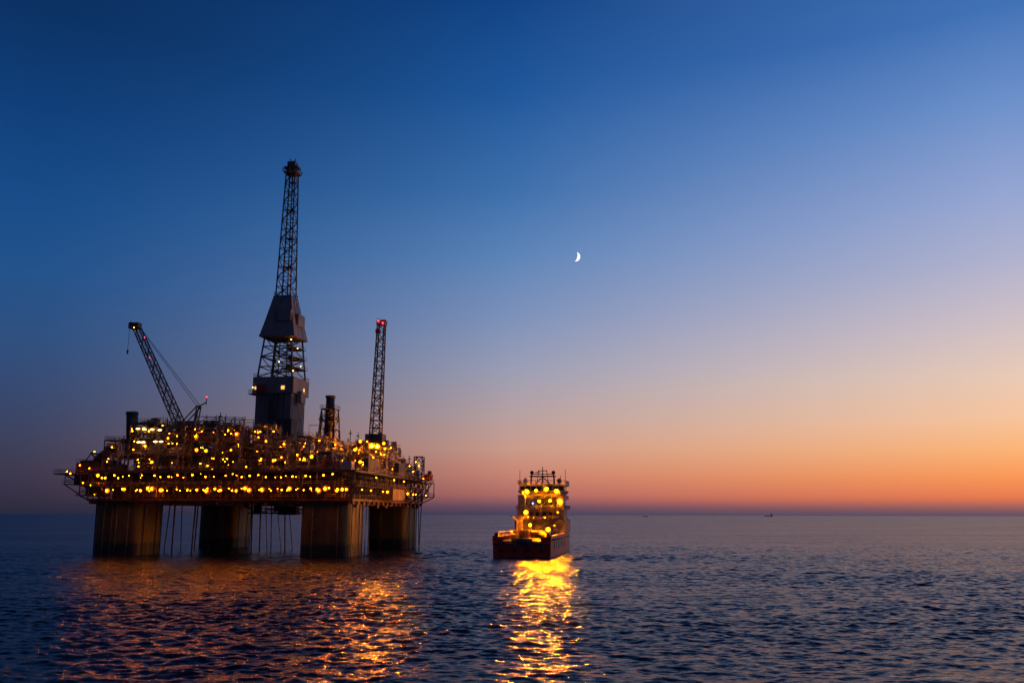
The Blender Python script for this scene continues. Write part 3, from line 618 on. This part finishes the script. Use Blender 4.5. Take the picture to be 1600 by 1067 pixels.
# churned water beside the ship's quarter and under the platform's right side
ch=np.exp(-(((X-24)/20)**2+((Y-262)/26)**2))+.8*np.exp(-(((X+22)/14)**2+((Y-290)/30)**2))
Z*=1+1.3*ch
Z+=np.where(Z>0,Z*Z*1.6,0)
mask=(np.abs(Ag)<R(36.9))&(Rg>50)
Z=np.where(mask,Z,0)
nv=len(rs); na=len(an)
co=np.stack([X,Y,Z],-1).reshape(-1,3)
ii,jj=np.meshgrid(np.arange(nv-1),np.arange(na),indexing='ij'); j2=(jj+1)%na
q=np.stack([ii*na+jj,(ii+1)*na+jj,(ii+1)*na+j2,ii*na+j2],-1).reshape(-1,4)[:,::-1]
me=bpy.data.meshes.new('sea'); me.vertices.add(len(co)); me.vertices.foreach_set('co',co.ravel())
me.loops.add(q.size); me.loops.foreach_set('vertex_index',q.ravel().astype(np.int32)); me.polygons.add(len(q)); me.polygons.foreach_set('loop_start',np.arange(0,q.size,4,dtype=np.int32)); 
me.polygons.foreach_set('use_smooth',np.ones(len(q),dtype=bool)); me.update(calc_edges=True); me.validate()
if me.polygons[len(me.polygons)//2].normal.z<0: me.flip_normals()
sea=bpy.data.objects.new('sea',me); col.objects.link(sea); sea['kind']='structure'
m=bpy.data.materials.new('sea_water'); m.use_nodes=True; nt=m.node_tree
for n in list(nt.nodes): nt.nodes.remove(n)
def N(t,**k):
    n=nt.nodes.new(t)
    for a,v in k.items(): setattr(n,a,v)
    return n
tc=N('ShaderNodeTexCoord'); geo=N('ShaderNodeNewGeometry')
mp=N('ShaderNodeMapping'); mp.inputs['Scale'].default_value=(.5,1,1); mp.inputs['Rotation'].default_value=(0,0,R(-12)); nt.links.new(tc.outputs['Object'],mp.inputs['Vector'])
def slope(scale,det,amp):
    n=N('ShaderNodeTexNoise'); n.inputs['Scale'].default_value=scale; n.inputs['Detail'].default_value=det; n.inputs['Roughness'].default_value=.7; nt.links.new(mp.outputs[0],n.inputs['Vector'])
    s=N('ShaderNodeVectorMath',operation='SUBTRACT'); nt.links.new(n.outputs['Color'],s.inputs[0]); s.inputs[1].default_value=(.5,.5,.5)
    k=N('ShaderNodeVectorMath',operation='MULTIPLY'); nt.links.new(s.outputs[0],k.inputs[0]); k.inputs[1].default_value=(amp,amp,0); return k
s1=slope(1.6,4,1.15); s2=slope(.35,3,.6)
ad=N('ShaderNodeVectorMath',operation='ADD'); nt.links.new(s1.outputs[0],ad.inputs[0]); nt.links.new(s2.outputs[0],ad.inputs[1])
gn=N('ShaderNodeTexNoise'); gn.inputs['Scale'].default_value=.014; gn.inputs['Detail'].default_value=4; nt.links.new(mp.outputs[0],gn.inputs['Vector'])
gm=N('ShaderNodeMapRange'); gm.inputs['From Min'].default_value=.3; gm.inputs['From Max'].default_value=.7; gm.inputs['To Min'].default_value=.65; gm.inputs['To Max'].default_value=1.4; nt.links.new(gn.outputs['Fac'],gm.inputs['Value'])
sc_=N('ShaderNodeVectorMath',operation='SCALE'); nt.links.new(ad.outputs[0],sc_.inputs[0]); nt.links.new(gm.outputs[0],sc_.inputs['Scale'])
a2=N('ShaderNodeVectorMath',operation='ADD'); nt.links.new(sc_.outputs[0],a2.inputs[0]); nt.links.new(geo.outputs['Normal'],a2.inputs[1])
nm=N('ShaderNodeVectorMath',operation='NORMALIZE'); nt.links.new(a2.outputs[0],nm.inputs[0])
gl=N('ShaderNodeBsdfGlossy'); gl.inputs['Roughness'].default_value=.19; gl.inputs['Color'].default_value=(.88,.92,1,1); nt.links.new(nm.outputs[0],gl.inputs['Normal'])
df=N('ShaderNodeBsdfDiffuse'); df.inputs['Color'].default_value=(.006,.008,.013,1)
fr=N('ShaderNodeFresnel'); fr.inputs['IOR'].default_value=1.33; nt.links.new(nm.outputs[0],fr.inputs['Normal'])
fm=N('ShaderNodeMath',operation='MULTIPLY'); fm.inputs[1].default_value=.5; nt.links.new(fr.outputs[0],fm.inputs[0])
mxs=N('ShaderNodeMixShader'); nt.links.new(fm.outputs[0],mxs.inputs[0]); nt.links.new(df.outputs[0],mxs.inputs[1]); nt.links.new(gl.outputs[0],mxs.inputs[2])
ou=N('ShaderNodeOutputMaterial'); nt.links.new(mxs.outputs[0],ou.inputs['Surface']); me.materials.append(m)
# ------------------------------------------------------------ sky
w=bpy.data.worlds.new('World'); scene.world=w; w.use_nodes=True; nt=w.node_tree; bg=nt.nodes['Background']
tc=nt.nodes.new('ShaderNodeTexCoord'); s=nt.nodes.new('ShaderNodeSeparateXYZ'); nt.links.new(tc.outputs['Generated'],s.inputs[0])
def math_(op,a,b=None):
    n=nt.nodes.new('ShaderNodeMath'); n.operation=op
    for i,x in enumerate((a,b)):
        if x is None: continue
        if isinstance(x,(int,float)): n.inputs[i].default_value=x
        else: nt.links.new(x,n.inputs[i])
    return n.outputs[0]
EM=45.
el=math_('MULTIPLY',math_('ARCSINE',s.outputs['Z']),180/math.pi/EM)
az=math_('MULTIPLY',math_('ARCTAN2',s.outputs['X'],s.outputs['Y']),180/math.pi)
def ramp(px,stops,top):
    n=nt.nodes.new('ShaderNodeValToRGB'); cr=n.color_ramp; cr.interpolation='LINEAR'
    pts=[(max(0,math.degrees(math.asin(ray(px,py).normalized().z))/EM),c) for py,c in stops]+[(1,top)]
    pts.sort(key=lambda t:t[0]); 
    cr.elements[0].position=pts[0][0]; cr.elements[0].color=(*lin(pts[0][1]),1); cr.elements[1].position=1; cr.elements[1].color=(*lin(top),1)
    for p,c in pts[1:-1]:
        e=cr.elements.new(p); e.color=(*lin(c),1)
    nt.links.new(el,n.inputs['Fac']); return n.outputs['Color']
cL=ramp(0,[(0,(12,50,100)),(150,(16,62,120)),(300,(24,76,136)),(420,(35,82,139)),(520,(46,80,128)),(600,(54,74,114)),(680,(60,66,94)),(740,(60,56,78)),(785,(50,46,66)),(803,(40,41,62))],(9,34,78))
cC=ramp(800,[(0,(18,68,134)),(150,(32,88,156)),(300,(62,112,172)),(400,(92,132,184)),(500,(126,146,186)),(580,(156,158,180)),(650,(184,160,160)),(700,(202,154,138)),(740,(200,132,114)),(772,(176,108,102)),(791,(108,78,96)),(803,(70,66,92))],(12,44,98))
cR=ramp(1600,[(0,(66,114,182)),(150,(108,144,202)),(300,(150,166,210)),(400,(176,178,206)),(500,(208,192,198)),(580,(232,202,182)),(650,(248,196,156)),(700,(253,180,118)),(740,(252,154,88)),(774,(236,124,78)),(792,(150,94,92)),(803,(92,82,102))],(24,66,130))
nb=nt.nodes.new('ShaderNodeValToRGB'); nb.color_ramp.elements[0].color=(*lin((50,52,76)),1); nb.color_ramp.elements[1].color=(*lin((14,36,76)),1); nt.links.new(el,nb.inputs['Fac'])
def mixc(f,a,b):
    n=nt.nodes.new('ShaderNodeMix'); n.data_type='RGBA'; nt.links.new(f,n.inputs['Factor']); nt.links.new(a,n.inputs['A']); nt.links.new(b,n.inputs['B']); return n.outputs['Result']
def mr(v,a,b,t='LINEAR'):
    n=nt.nodes.new('ShaderNodeMapRange'); n.interpolation_type=t; n.inputs['From Min'].default_value=a; n.inputs['From Max'].default_value=b; nt.links.new(v,n.inputs['Value']); return n.outputs[0]
c=mixc(math_('POWER',mr(az,-30,0),1.6),cL,cC); c=mixc(mr(az,0,30),c,cR)
aw=math_('ABSOLUTE',math_('SUBTRACT',az,25)); c=mixc(mr(aw,62,130,'SMOOTHSTEP'),c,nb.outputs['Color'])
nt.links.new(c,bg.inputs['Color']); bg.inputs['Strength'].default_value=1
# ------------------------------------------------------------ camera
cam=bpy.data.cameras.new('camera'); co_=bpy.data.objects.new('camera',cam); col.objects.link(co_); scene.camera=co_
cam.sensor_width=36; cam.lens=F/1600*36; cam.clip_end=90000; cam.clip_start=.5
mt=Matrix.Translation((0,0,H))@Matrix.Rotation(math.pi/2+PIT,4,'X')@Matrix.Rotation(.0022,4,'Z'); co_.matrix_world=mt
scene.view_settings.view_transform='Standard'; scene.view_settings.look='None'; scene.view_settings.exposure=0
